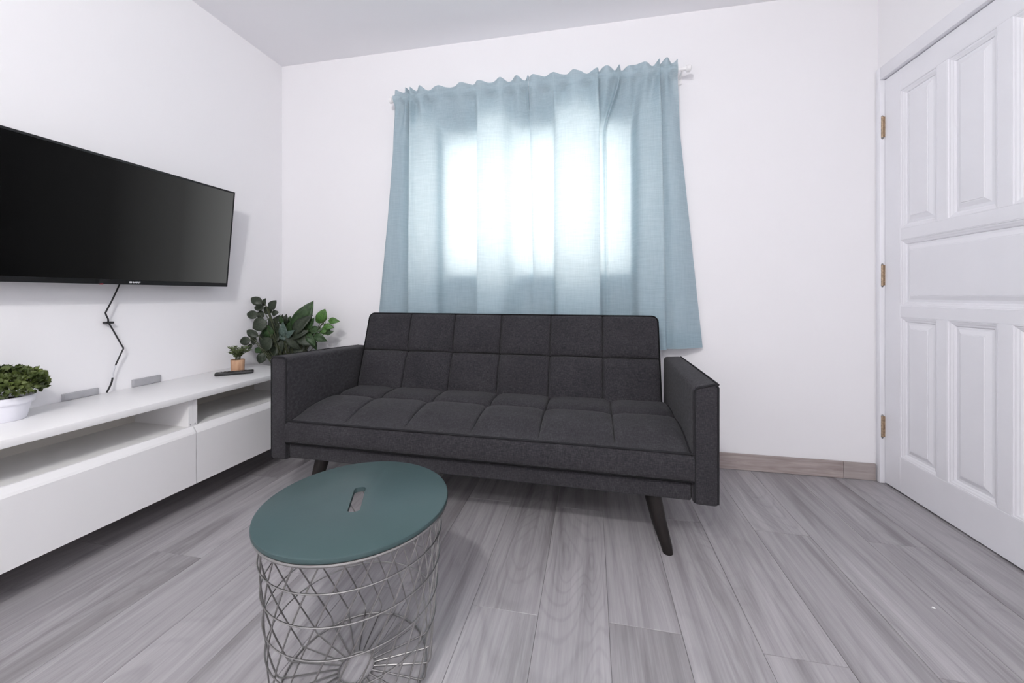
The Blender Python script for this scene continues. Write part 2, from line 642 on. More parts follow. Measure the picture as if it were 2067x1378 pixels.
def arm(sgn):
    o, i = sgn * .917, sgn * .831
    if sgn < 0:
        zfo, zfi, zr_ = .662, .661, .630
    else:
        zfo, zfi, zr_ = .630, .615, .622
    p = [(i, 0, .205), (o, 0, .203), (o, .655, .205), (i, .655, .205), (i, 0, zfi), (o, 0, zfo), (o, .655, zr_ + .004), (i, .655, zr_)]
    a = MB().rhexa(p, .016, 4).build('armrest', 'fabric', sofa, True)
    e = .0055
    # piping around the front face and along the outer top edge
    x0, x1 = i + sgn * e, o - sgn * e
    rr = .016
    front = [(x0, .004, .215), (x0, .003, zfi - .014), (x0 + sgn * .005, .003, zfi - .006), (x0 + sgn * .012, .003, zfi - .003), (x1 - sgn * .012, .003, zfo - .003), (x1 - sgn * .004, .003, zfo - .007), (x1, .003, zfo - .015), (x1, .004, .215)]
    MB().tube(front, .0042, 8).build('piping', 'piping', a, True)
    MB().tube([(x1 + sgn * .001, .006, zfo - .004), (x1 + sgn * .001, .35, (zfo + zr_) / 2 - .001), (x1 + sgn * .001, .645, zr_)], .0042, 8).build('piping', 'piping', a, True)
    return a


arm(-1)
arm(1)
MB().rbox(-.829, .829, .012, .66, .213, .282, .008, 3).build('base_rail', 'fabric', sofa, True)

SEAMS_F = [-.562, -.282, .008, .284, .570]     # front ends of the seat seams (local x)
SEAMS_T = [-.585, -.300, -.002, .270, .566]    # tuft positions
TY = .335


def lines_for(a, b, seams, n):
    base = [a + (b - a) * i / n for i in range(n + 1)]
    for s in seams:
        for d in (-.016, -.009, -.005, -.0025, 0, .0025, .005, .009, .016):
            base.append(s + d)
    base = sorted(base)
    out = []
    for v in base:
        if a <= v <= b and (not out or v - out[-1] > .0012):
            out.append(v)
    out[-1] = b
    return out


def grid_from(us, vs, fn):
    m = MB()
    nu = len(us)
    pts = [fn(u, v) for v in vs for u in us]
    fs = [(j * nu + i, j * nu + i + 1, (j + 1) * nu + i + 1, (j + 1) * nu + i) for j in range(len(vs) - 1) for i in range(nu - 1)]
    m.add(pts, fs)
    return m


def puff(u):
    return (1 - (2 * u - 1) ** 4) ** .8 if 0 < u < 1 else 0


def groove(d, w=.0038):
    return math.exp(-(d / w) ** 2)


def seat_z(x, y):
    # warp x so that seams run from front position to tuft position
    t = min(1, y / TY)
    sm = [SEAMS_F[i] * (1 - t) + SEAMS_T[i] * t for i in range(5)]
    ed = [-SW] + sm + [SW]
    k = 0
    while k < 5 and x > ed[k + 1]:
        k += 1
    u = (x - ed[k]) / (ed[k + 1] - ed[k])
    v = y / TY if y < TY else (y - TY) / (.56 - TY)
    z0 = .380 + .020 * smoothstep(0, .3, y)
    pu, pv = puff(u), puff(max(0, min(1, v)))
    soft = smoothstep(.0, .16, y)
    z = z0 + .020 * (pu * pv) ** .7 * (.2 + .8 * soft) + .012 * pv * soft
    fade = smoothstep(.015, .12, y)
    gd = min(abs(x - s) for s in sm)
    z -= .009 * groove(gd, .003) * fade
    z -= .010 * groove(y - TY) * (1 if True else 0)
    td = min(math.hypot(x - s, y - TY) for s in SEAMS_T)
    z -= .012 * math.exp(-(td / .03) ** 2)
    z -= .012 * smoothstep(.02, 0, SW - abs(x))
    return z


us = lines_for(-SW, SW, SEAMS_T, 110)
vs_ = lines_for(0, .56, [TY], 40)


def seat_pt(x, y):
    t = min(1, y / TY)
    # slide the fine columns along the slanting seams
    off = 0
    best = min(range(5), key=lambda i: abs(x - SEAMS_T[i]))
    wgt = max(0, 1 - abs(x - SEAMS_T[best]) / .12)
    off = (SEAMS_F[best] - SEAMS_T[best]) * (1 - t) * wgt
    X = x + off
    return (X, y, seat_z(X, y))


m = grid_from(us, vs_, seat_pt)
nu = len(us)
# front face, bulging a little, and skirts
rows = [(0.0, .378), (-.004, .365), (-.007, .345), (-.008, .325), (-.006, .303), (-.002, .288), (.004, .283)]
o = len(m.v)
pv = []
for (yy, zz) in rows[1:]:
    for i in range(nu):
        pv.append((m.v[i][0], yy, zz))
m.v += pv
for i in range(nu - 1):
    m.f.append((i + 1, i, o + i, o + i + 1))
    for r_ in range(len(rows) - 2):
        a = o + r_ * nu
        m.f.append((a + i + 1, a + i, a + nu + i, a + nu + i + 1))
for sx in (-SW, SW):
    m.add([(sx, 0, .378), (sx, .56, .39), (sx, .56, .283), (sx, .004, .283)], [(0, 1, 2, 3)])
seat = m.build('seat_cushion', 'fabric', sofa, True)
seat.data.set_sharp_from_angle(angle=math.radians(75))
MB().tube([(x, -.001 + .0015 * math.sin(x * 3), .3825) for x in [-SW + i * (2 * SW) / 40 for i in range(41)]], .0042, 8).build('piping', 'piping', seat, True)
MB().tube([(x, .0, .2855) for x in [-SW + i * (2 * SW) / 40 for i in range(41)]], .0045, 8).build('piping', 'seam', seat, True)
for s in (-1, 1):
    MB().tube([(s * (SW - .006), y_, seat_z(s * (SW - .006), y_) + .002) for y_ in [i * .05 for i in range(11)]], .0042, 8).build('piping', 'piping', seat, True)
for sx in SEAMS_T:
    MB().lathe([(.0065, 0), (.009, .002), (.007, .0045), (.002, .0055)], 16, 0, 0).build('tuft_button', 'seam', seat, True).location = (sx, TY, seat_z(sx, TY) - .003)

# backrest: leaning panel with two rows of six squares
BX0, BX1 = -.822, .800
BH = .452
BA = math.atan2(.135, .43)
by0, bz0 = .495, .395
SEAMS_B = [BX0 + (BX1 - BX0) * i / 6 for i in range(1, 6)]
MID = .235


def back_pt(x, h):
    # rounded top corners
    X = x
    k = min(range(6), key=lambda i: abs(x - (BX0 + (BX1 - BX0) * (i + .5) / 6)))
    u = (x - BX0) / (BX1 - BX0) * 6 - k
    v = h / MID if h < MID else (h - MID) / (BH - MID)
    d = .020 * (puff(u) * puff(v)) ** .7
    gd = min(abs(x - s) for s in SEAMS_B)
    d -= .006 * groove(gd, .0032)
    d -= .006 * groove(h - MID, .0032)
    td = min(math.hypot(x - s, h - MID) for s in SEAMS_B)
    d -= .014 * math.exp(-(td / .035) ** 2)
    cr = .030
    if h > BH - cr:
        lim = math.sqrt(max(0, cr * cr - (h - BH + cr) ** 2))
        xl, xr = BX0 + cr - lim, BX1 - cr + lim
        X = max(xl, min(xr, x))
    y = by0 + h * math.sin(BA) - d * math.cos(BA)
    z = bz0 + h * math.cos(BA) + d * math.sin(BA)
    return (X, y, z)


us = lines_for(BX0, BX1, SEAMS_B, 110)
hs = lines_for(0, BH, [MID], 44)
m = grid_from(us, hs, back_pt)
# body behind the front sheet
TH = .058


def bk(x, h, d):
    return (x, by0 + h * math.sin(BA) + d * math.cos(BA), bz0 + h * math.cos(BA) - d * math.sin(BA))


cr = .030
outline = [(BX0, 0)] + [(BX0 + cr - cr * math.cos(a), BH - cr + cr * math.sin(a)) for a in [i * PI / 16 for i in range(9)]] + \
          [(BX1 - cr + cr * math.sin(a), BH - cr + cr * math.cos(a)) for a in [i * PI / 16 for i in range(9)]] + [(BX1, 0)]
n_ = len(outline)
vs = [bk(x, h, 0) for x, h in outline] + [bk(x, h, TH) for x, h in outline]
m.add(vs, [(i, (i + 1) % n_, n_ + (i + 1) % n_, n_ + i) for i in range(n_)] + [tuple(range(n_, 2 * n_))])
back = m.build('backrest', 'fabric', sofa, True)
back.data.set_sharp_from_angle(angle=math.radians(75))
MB().tube([bk(x, h, .000) for x, h in outline], .0045, 8).build('piping', 'seam', back, True)
for sx in SEAMS_B:
    b_ = MB().lathe([(.0065, 0), (.009, .002), (.007, .0045), (.002, .0055)], 16).build('tuft_button', 'seam', back, True)
    b_.location = Vector(back_pt(sx, MID)) + Vector((0, .002, 0))
    b_.rotation_euler = (PI / 2, 0, 0)
for sx in (-1, 1):
    for fy in (1, 0):
        yt, yb_ = (.075, .048) if fy else (.58, .61)
        xt, xb_ = sx * .700, sx * .752
        path = [(xt, yt, .222), (xt + (xb_ - xt) * .5, yt + (yb_ - yt) * .5, .11), (xb_, yb_, .022), (xb_ + sx * .004, yb_, 0.0)]
        lg = MB().tube(path, [.031, .026, .0195, .018], 20)
        lo = lg.build('leg', 'legwood', sofa, True)
# legs stand flat: flatten the lowest ring
for o_ in sofa.children:
    if o_.name.startswith('leg'):
        zmin = 0.0
        for v in o_.data.vertices:
            if v.co.z < .006:
                v.co.z = 0.0

# ---------------------------------------------------------------- curtain rod and curtains
rod = thing('curtain_rod', 'thin white curtain rod with a round end knob above the window', 'curtain rod', (-.36, YB - .078, 2.138))
MB().tube([(-.835, 0, 0), (.850, 0, 0)], .0085, 14).build('rod', 'white_metal', rod, True)
for s, e in ((-1, -.835), (1, .850)):
    MB().tube([(e, 0, 0), (e + s * .006, 0, 0), (e + s * .008, 0, 0), (e + s * .026, 0, 0), (e + s * .030, 0, 0)], [.010, .010, .017, .018, .013], 18).build('end_knob', 'white_metal', rod, True)
    br = MB().tube([(e - s * .012, 0, -.004), (e - s * .012, .04, -.012), (e - s * .012, .077, -.014)], .006, 10)
    br.rbox(e - s * .012 - .012, e - s * .012 + .012, .072, .0775, -.045, .02, .002, 1)
    br.build('bracket', 'white_metal', rod, True)


def catmull(pts, per=9):
    out = []
    n = len(pts)
    for i in range(n - 1):
        p0, p1, p2, p3 = pts[max(i - 1, 0)], pts[i], pts[i + 1], pts[min(i + 2, n - 1)]
        for k in range(per):
            t = k / per
            out.append(tuple(.5 * ((2 * b) + (-a + c) * t + (2 * a - 5 * b + 4 * c - d) * t * t + (-a + 3 * b - 3 * c + d) * t ** 3) for a, b, c, d in zip(p0, p1, p2, p3)))
    out.append(tuple(pts[-1]))
    return out


def curtain(name, prof, label, hemf, seed):
    """prof rows: x_top, y_top, x_mid, y_mid, x_hem, y_hem (y from the rod, negative = into the room)"""
    cs = catmull(prof, 9)
    ztop, zr_ = 2.185, 2.138
    n = len(cs)
    zs = [1 - (1 - j / 90) for j in range(91)]
    root = thing(name, label, 'curtain', (-.36, YB - .078, .65), group='pale blue curtains')
    verts = []
    for t in zs:
        for i, (xt, yt, xm, ym, xh, yh) in enumerate(cs):
            hem = hemf(i / (n - 1))
            top = ztop + .004 + .020 * noise.noise((xt * 9, seed, 0)) + .016 * noise.noise((xt * 22, seed + 5, 0)) - .16 * yt
            z = top + (hem - top) * t
            drop = (zr_ - z)
            if drop < 0:       # ruffle above the rod
                w = 1.0
                x, y = xt, yt * 1.05
            else:
                a = smoothstep(0, .30, drop)
                c = max(0, min(1, (drop - .30) / 1.2))
                x = xt + (xm - xt) * a + (xh - xm) * c
                y = yt + (ym - yt) * a + (yh - ym) * c
            y += .0035 * noise.noise((x * 9, z * 3.1, seed)) + .002 * noise.noise((x * 21, z * 9, seed + 3))
            # gathered tightly on the rod
            g = math.exp(-((z - zr_) / .022) ** 4)
            y = max(y, -.050)
            y = y + ((-.0125 - .35 * (yt + .03)) - y) * min(1, g * 1.2)
            y = min(y, .066)
            verts.append((x + .36 - .36 + 0, y, z))
    m = MB()
    vs = [(v[0] + .36, v[1], v[2] - .65) for v in verts]
    fs = [(j * n + i, j * n + i + 1, (j + 1) * n + i + 1, (j + 1) * n + i) for j in range(90) for i in range(n - 1)]
    m.add(vs, fs)
    cl = m.build('curtain_cloth', 'curtain', root, 'all')
    # stitched hem band along the bottom edge
    hm = MB()
    band = []
    for j in range(85, 91):
        band.append([vs[j * n + i] for i in range(n)])
    hv = [(p[0], p[1] - .0016, p[2]) for row in band for p in row]
    hm.add(hv, [(j * n + i, j * n + i + 1, (j + 1) * n + i + 1, (j + 1) * n + i) for j in range(5) for i in range(n - 1)])
    hm.build('hem', 'curtain', cl, 'all')
    return root


PL = [(-1.190, .005, -1.215, .040, -1.340, .045),
      (-1.165, -.022, -1.195, -.005, -1.305, .020),
      (-1.130, .016, -1.160, -.012, -1.245, .005),
      (-1.105, -.024, -1.120, -.010, -1.165, .000),
      (-1.088, .018, -1.085, .030, -1.110, .035),
      (-1.076, -.026, -1.074, -.040, -1.085, -.035),
      (-1.050, .014, -1.030, -.046, -1.035, -.045),
      (-1.010, -.020, -.960, -.046, -.960, -.046),
      (-.960, .016, -.905, -.030, -.900, -.030),
      (-.900, -.012, -.880, .030, -.875, .030),
      (-.830, .012, -.820, .056, -.820, .056),
      (-.760, -.014, -.740, .058, -.740, .058),
      (-.690, .014, -.668, .052, -.668, .052),
      (-.655, -.020, -.652, -.020, -.652, -.020),
      (-.630, -.016, -.640, -.046, -.640, -.046),
      (-.575, .014, -.570, -.046, -.570, -.046),
      (-.515, -.018, -.500, -.030, -.500, -.030),
      (-.460, .016, -.450, .025, -.450, .025),
      (-.415, -.020, -.405, .050, -.410, .050),
      (-.375, .012, -.370, .056, -.360, .058),
      (-.356, -.012, -.354, .062, -.340, .062),
      (-.351, .004, -.348, .064, -.318, .064)]
PR = [(-.349, .004, -.351, .048, -.323, .040),
      (-.315, -.018, -.310, .050, -.290, .046),
      (-.260, .016, -.255, .056, -.250, .056),
      (-.215, -.014, -.212, .045, -.210, .045),
      (-.200, -.016, -.198, -.012, -.195, -.012),
      (-.150, .014, -.165, -.042, -.160, -.042),
      (-.090, -.018, -.090, -.048, -.090, -.048),
      (-.020, .014, -.010, -.048, -.010, -.048),
      (.030, -.022, .040, -.046, .045, -.046),
      (.042, .010, .044, -.020, .050, -.015),
      (.040, .020, .034, .040, .040, .040),
      (.085, -.018, .056, .056, .060, .056),
      (.128, .018, .066, .050, .080, .056),
      (.150, -.034, .078, .030, .095, .052),
      (.166, .016, .098, .056, .120, .056),
      (.200, -.014, .200, .054, .200, .054),
      (.245, .014, .225, .040, .228, .040),
      (.290, -.018, .250, -.030, .255, -.030),
      (.330, .012, .300, -.044, .320, -.044),
      (.357, -.030, .362, -.044, .385, -.040),
      (.366, .014, .372, .000, .400, .005),
      (.395, -.022, .400, -.012, .450, -.008),
      (.425, .014, .440, .004, .520, .012),
      (.452, -.008, .472, .040, .590, .045)]
curtain('curtain', PL, 'pale blue curtain panel on the side nearer to the television', lambda u: .665 + .004 * math.sin(u * 14), 1.0)
curtain('curtain', PR, 'pale blue curtain panel on the side nearer to the door', lambda u: .648 + .010 * math.sin(u * 9) * u - .012 * math.sin(PI * max(0, min(1, (u - .7) / .3))), 4.2)

# ---------------------------------------------------------------- television cabinet
CR = math.radians(-1.5)
CABP = Vector((-1.6725, 1.3845, 0))
ca, sa = math.cos(CR), math.sin(CR)


def cab_local(x, y):
    dx, dy = x - CABP.x, y - CABP.y
    return (dx * ca + dy * sa, -dx * sa + dy * ca)


def cab_unit(y0, y1, label):
    t = thing('media_cabinet', label, 'cabinet', CABP, (0, 0, CR), 'low white media cabinets')
    zb, zt, D = .119, .484, .325
    w = .018
    m = MB()
    m.box(-D, -.020, y0, y0 + w, zb, zt)
    m.box(-D, -.020, y1 - w, y1, zb, zt)
    m.box(-D, -.020, y0 + w, y1 - w, zb, zb + w)
    m.build('carcass', 'cab', t)
    MB().box(-D, -.0215, y0 + w, y1 - w, .352, .368).build('shelf', 'cab_in', t)
    MB().box(-D - .004, -D, y0, y1, zb, zt).build('back_panel', 'backpanel', t)
    MB().box(-.0215, -.0195, y0 + w, y1 - w, .352, .3685).build('shelf_edge', 'cab', t)
    g = .0015
    d = MB()
    a, b = y0 + g, y1 - g
    prof = [(-.0185, zb + .001), (0, zb + .001), (0, .338), (-.004, .346), (-.0185, .366)]
    n = len(prof)
    vs = [(x, a, z) for x, z in prof] + [(x, b, z) for x, z in prof]
    d.add(vs, [(i, (i + 1) % n, n + (i + 1) % n, n + i) for i in range(n)] + [tuple(range(n)), tuple(reversed(range(n, 2 * n)))])
    d.build('drawer_front', 'cab', t)
    # wall rail the unit hangs on
    MB().box(-D - .028, -D - .0045, y0 + .05, y1 - .05, .40, .47).build('wall_rail', 'plate', t)
    for yy in (y0 + .006, y1 - .012):
        MB().box(-.0198, -.0185, yy, yy + .004, .372, .378).build('pin_hole', 'plate', t)
    return t


cab_unit(.0006, .615, 'short white media cabinet with open niche beside the sofa arm')
cab_unit(-1.2, -.0006, 'long white media cabinet with open niche and wide drawer under the television')
# stile covering the joint between the units
wt = MB()
c = [cab_local(XL + .002, .19), None, None, cab_local(XL + .002, 2.0)]
pts = [(.002, -1.2), (.002, .617), c[3], c[0]]
za, zb = .4845, .5105
p = [(pts[0][0], pts[0][1], za), (pts[1][0], pts[1][1], za), (pts[2][0], .617, za), (pts[3][0], -1.2, za)]
p = p + [(q[0], q[1], zb) for q in p]
wto = wt.rhexa(p, .0015, 2).build('worktop', 'cab', None, True)
wto.location = CABP
wto.rotation_euler = (0, 0, CR)
tag(wto, 'long white worktop lying over both media cabinets', 'worktop')

# grey plates on the wall just above the worktop
for (a, b, zt, lab) in ((1.165, 1.283, .540, 'grey cable plate on the wall between the topiary and the cord'), (1.408, 1.530, .546, 'grey cable plate on the wall between the cord and the wooden pot')):
    t = thing('cable_plate', lab, 'cable plate', (XL, (a + b) / 2, .5108), group='grey cable plates')
    hw = (b - a) / 2
    MB().rbox(.0005, .008, -hw, hw, 0, zt - .5108, .002, 2).build('plate', 'plate', t, True)
    MB().rbox(.008, .0088, -hw + .006, hw - .006, .004, zt - .5108 - .004, .0003, 1).build('plate_face', 'plate', t)

# ---------------------------------------------------------------- television
TA = math.atan2(.052, .518)
tv = thing('television', 'black flat-screen television tilted down on the wall above the cabinets', 'television', (-1.972, 1.324, .980), (0, TA, 0))
TWH, TH_ = .480, .521
m = MB()
m.rbox(-.030, -.004, -TWH, TWH, 0, TH_, .004, 2)
m.rbox(-.052, -.030, -TWH + .12, TWH - .12, .03, .30, .010, 2)
m.build('body', 'tv', tv, True)
bz = MB()
bz.box(-.006, .0, -TWH, TWH, 0, .020)
bz.box(-.006, .0, -TWH, -TWH + .007, .020, TH_)
bz.box(-.006, .0, TWH - .007, TWH, .020, TH_)
bz.box(-.006, .0, -TWH + .007, TWH - .007, TH_ - .009, TH_)
bz.build('bezel', 'tv', tv)
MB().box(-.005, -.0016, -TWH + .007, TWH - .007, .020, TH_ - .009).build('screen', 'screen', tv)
fc = bpy.data.curves.new('logo', 'FONT')
fc.body = 'SHARP'
fc.size = .0125
fc.align_x = 'CENTER'
fc.align_y = 'CENTER'
fc.extrude = .0003
fc.offset = .0004
tmp = bpy.data.objects.new('tmp_logo', fc)
COL.objects.link(tmp)
bpy.context.view_layer.update()
me = bpy.data.meshes.new_from_object(tmp.evaluated_get(bpy.context.evaluated_depsgraph_get()))
bpy.data.objects.remove(tmp)
bpy.data.curves.remove(fc)
me.name = 'logo_lettering'
me.materials.clear()
me.materials.append(M['logo'])
lg = obj('logo_lettering', me, tv)
lg.matrix_local = Matrix(((0, 0, 1, .0004), (1, 0, 0, .033), (0, 1, 0, .010), (0, 0, 0, 1))) @ Matrix.Diagonal((1.15, .8, 1, 1))
lg['label'] = 'small silver SHARP lettering'
MB().rbox(-.004, .0006, -.092, -.079, -.0022, .0022, .0010, 1).build('indicator', 'red', tv, True)['label'] = 'small red indicator'
mnt = thing('television_bracket', 'black wall bracket behind the television', 'bracket', (XL, 1.324, 1.2))
MB().rbox(.001, .012, -.16, .16, -.06, .10, .002, 1).build('wall_plate', 'tv', mnt)
for s in (-1, 1):
    MB().hexa([(.012, s * .12 - .01, -.03), (.046, s * .12 - .01, -.03), (.046, s * .12 + .01, -.03), (.012, s * .12 + .01, -.03),
               (.012, s * .12 - .01, .09), (.066, s * .12 - .01, .09), (.066, s * .12 + .01, .09), (.012, s * .12 + .01, .09)]).build('arm', 'tv', mnt)

# cord
cord = thing('power_cord', 'kinked black power cord hanging from the television down to the worktop', 'cord', (XL, 1.32, .512))
raw = [(.022, 1.352, .995), (.022, 1.343, .969), (.028, 1.318, .915), (.030, 1.296, .868), (.028, 1.2935, .856), (.022, 1.306, .831), (.018, 1.311, .815),
       (.022, 1.327, .775), (.028, 1.350, .716), (.029, 1.3575, .698), (.027, 1.352, .680), (.022, 1.333, .626), (.018, 1.327, .590), (.017, 1.326, .574), (.020, 1.318, .548), (.026, 1.299, .5155)]
sm = catmull([(x, y - 1.32, z - .512) for x, y, z in raw], 6)
k1 = int(len(sm) * 11.0 / 15)
k2 = int(len(sm) * 13.0 / 15)
MB().tube(sm[:k1 + 1], .0030, 8).build('cord', 'cord', cord, True)
MB().tube(sm[k1:k2 + 1], .0026, 8).build('cord_highlight', 'cord_glint', cord, True)  # highlight on the cord, painted as a paler, thinner stretch
MB().tube(sm[k2:], .0034, 8).build('cord', 'cord', cord, True)
MB().rbox(.001, .024, -.0215, .0075, .2985, .3075, .002, 2).build('cable_clip', 'cord', cord, True)

# ---------------------------------------------------------------- basket table
bt = thing('basket_table', 'round wire basket table with a teal green lid', 'table', (-.575, .880, 0))
RB, RT, ZT = .182, .210, .412
LID = (.007, -.008)
# lid with a slot handle
m = MB()
NL = 96
prof = [(.2205, .4185), (.2220, .4205), (.2222, .4240), (.2210, .4280), (.2175, .4300)]
for r, z in prof:
    for j in range(NL):
        a = 2 * PI * j / NL
        m.v.append((r * math.cos(a), r * math.sin(a), z))
for i in range(len(prof) - 1):
    for j in range(NL):
        m.f.append((i * NL + j, i * NL + (j + 1) % NL, (i + 1) * NL + (j + 1) % NL, (i + 1) * NL + j))
# slot outline: stadium with tight corners, direction
sd = Vector((-.050, .108)).normalized()
sn = Vector((sd.y, -sd.x))
sc_ = Vector((0, .0))
hl, hw, cr = .060, .0140, .010
slot = []
for j in range(NL):
    a = 2 * PI * j / NL
    # rounded rectangle by ray casting in its own frame
    dvec = Vector((math.cos(a), math.sin(a)))
    u, v = dvec.dot(sd), dvec.dot(sn)
    t = 1e9
    if abs(u) > 1e-9:
        t = min(t, hl / abs(u))
    if abs(v) > 1e-9:
        t = min(t, hw / abs(v))
    pu, pv_ = u * t, v * t
    # round the corners
    cu, cv = hl - cr, hw - cr
    if abs(pu) > cu and abs(pv_) > cv:
        q = Vector((abs(pu) - cu, abs(pv_) - cv))
        q = q.normalized() * cr
        pu, pv_ = math.copysign(cu + q.x, pu), math.copysign(cv + q.y, pv_)
    slot.append(sd * pu + sn * pv_)
# better distribution: parametrise the slot outline by arc length from the same start angle
per = []
for k in range(4):
    ccu, ccv = ((1, 1), (-1, 1), (-1, -1), (1, -1))[k]
    for q in range(7):
        a = (k * 90 + q * 15) * PI / 180
        per.append((ccu * (hl - cr) + cr * math.cos(a), ccv * (hw - cr) + cr * math.sin(a)))
slot2 = [Vector((sd.x * u + -sn.x * v, sd.y * u + -sn.y * v)) for u, v in per]
NS = len(slot2)
base_ = len(m.v)
for z in (.4300, .4185):
    for q in slot2:
        m.v.append((q.x, q.y, z))
for j in range(NS):
    m.f.append((base_ + j, base_ + (j + 1) % NS, base_ + NS + (j + 1) % NS, base_ + NS + j))


def bridge(outer, inner):
    """fill between two closed loops by angle order"""
    ao = [math.atan2(m.v[i][1], m.v[i][0]) for i in outer]
    ai = [math.atan2(m.v[i][1], m.v[i][0]) for i in inner]
    O = sorted(zip(ao, outer))
    I = sorted(zip(ai, inner))
    i = j = 0
    no, ni = len(O), len(I)
    while i < no or j < ni:
        o0, o1 = O[i % no][1], O[(i + 1) % no][1]
        i0, i1 = I[j % ni][1], I[(j + 1) % ni][1]
        ta = O[i + 1][0] if i + 1 < no else O[0][0] + 2 * PI + (9 if i >= no else 0)
        tb = I[j + 1][0] if j + 1 < ni else I[0][0] + 2 * PI + (9 if j >= ni else 0)
        if (ta <= tb and i < no) or j >= ni:
            m.f.append((o0, o1, i0))
            i += 1
        else:
            m.f.append((o0, i1, i0))
            j += 1


bridge([(len(prof) - 1) * NL + j for j in range(NL)], [base_ + j for j in range(NS)])
bridge([j for j in range(NL)], [base_ + NS + j for j in range(NS)])
lid = m.build('lid', 'lid', bt, True)
lid.location = (LID[0], LID[1], 0)
lid.data.set_sharp_from_angle(angle=math.radians(35))


def circle(r, z, n=72, c=(0, 0)):
    return [(c[0] + r * math.cos(2 * PI * j / n), c[1] + r * math.sin(2 * PI * j / n), z) for j in range(n)]


def rad(z):
    return RB + (RT - RB) * z / ZT


MB().tube(circle(.2165, .4135, 96, LID), .0045, 8, True).build('rim', 'wire', bt, True)
for z in (.345, .275, .205, .135):
    MB().tube(circle(rad(z) + .003, z, 80), .0018, 6, True).build('ring_wire', 'wire', bt, True)
MB().tube(circle(RB - .012, .0025, 80), .0025, 6, True).build('base_ring', 'wire', bt, True)
MB().tube(circle(.042, .0050, 48), .0020, 6, True).build('hub_ring', 'wire', bt, True)
NW = 25
TW = math.radians(-55)
path = []
for j in range(19):
    t = j / 18
    z = ZT * (1 - t) + .016 * t
    a = TW * t
    r = rad(z)
    s = 1.0
    path.append((r * math.cos(a) + (LID[0] if False else 0), r * math.sin(a), z))
a = TW
path += [((RB - .004) * math.cos(a), (RB - .004) * math.sin(a), .009), ((RB - .012) * math.cos(a), (RB - .012) * math.sin(a), .0065), (.043 * math.cos(a), .043 * math.sin(a), .0065)]
wm = MB().tube(path, .0019, 6).mesh('twisted_wire', 'wire', True)
for k in range(NW):
    w_ = obj('twisted_wire', wm, bt)
    w_.rotation_euler = (0, 0, math.radians(-74.5) + 2 * PI * k / NW)

# ---------------------------------------------------------------- remote
rm = thing('remote_control', 'slim black remote control lying on the white worktop', 'remote control', (-1.868, 1.752, .5108), (0, 0, math.radians(42)))
MB().rbox(-.085, .085, -.022, .022, 0, .016, .005, 3).build('body', 'cord', rm, True)
for i in range(7):
    for j in range(3):
        MB().rbox(-.066 + i * .018, -.056 + i * .018, -.015 + j * .0115, -.008 + j * .0115, .0155, .0175, .0008, 1).build('button', 'plate' if (i + j) % 5 == 0 else 'tv', rm)


# ---------------------------------------------------------------- plants
def leaf_shape(kind, seg=7):
    """unit leaf: along +y from 0 to 1, width in x, cupped in z"""
    m = MB()
    rows = []
    for i in range(seg + 1):
        t = i / seg
        if kind == 'round':
            w = .44 * (math.sin(PI * t ** .80)) ** .72 if 0 < t < 1 else 0
        elif kind == 'broad':
            w = .26 * (math.sin(PI * t ** .85)) ** .85 if 0 < t < 1 else 0
        else:
            w = .25 * (math.sin(PI * t ** .72)) ** 1.0 if 0 < t < 1 else 0
        bend = .10 * math.sin(PI * t * .9) - .16 * t * t
        row = []
        for s in (-1, -.5, 0, .5, 1):
            row.append((s * w, t, bend + .16 * abs(s) * w - (.012 if s == 0 else 0)))
        rows.append(row)
    vs = [p for r_ in rows for p in r_]
    fs = []
    for i in range(seg):
        for j in range(4):
            a = i * 5 + j
            fs.append((a, a + 1, a + 6, a + 5))
    m.add(vs, fs)
    me_tmp = MB()
    # give it a little thickness
    n = len(vs)
    vs2 = [(x, y, z - .012) for x, y, z in vs]
    me_tmp.add(vs + vs2, fs + [tuple(reversed([i + n for i in f])) for f in fs])
    rim = [i * 5 for i in range(seg + 1)] + [i * 5 + 4 for i in range(seg, -1, -1)]
    for a, b in zip(rim, rim[1:] + rim[:1]):
        if a != b:
            me_tmp.f.append((a, b, b + n, a + n))
    return me_tmp


PX, PY = -1.860, 2.150
plant = thing('potted_plant', 'tall bushy artificial plant with dark and bright leaves in the room corner', 'plant', (PX, PY, 0))
MB().lathe([(.078, 0), (.082, .004), (.100, .30), (.104, .305), (.104, .318), (.094, .318), (.092, .29)], 32).build('planter', 'basketpot', plant, True)
MB().lathe([(.0905, .272), (.0905, .284), (.01, .290)], 24).build('soil', 'soil', plant, True)
leafm = {}
for k in ('round', 'broad', 'pointed'):
    for c_ in ('leaf_dark', 'leaf_mid', 'leaf_bright', 'leaf_silver'):
        leafm[(k, c_)] = leaf_shape(k).mesh('leaf', c_, 'all')
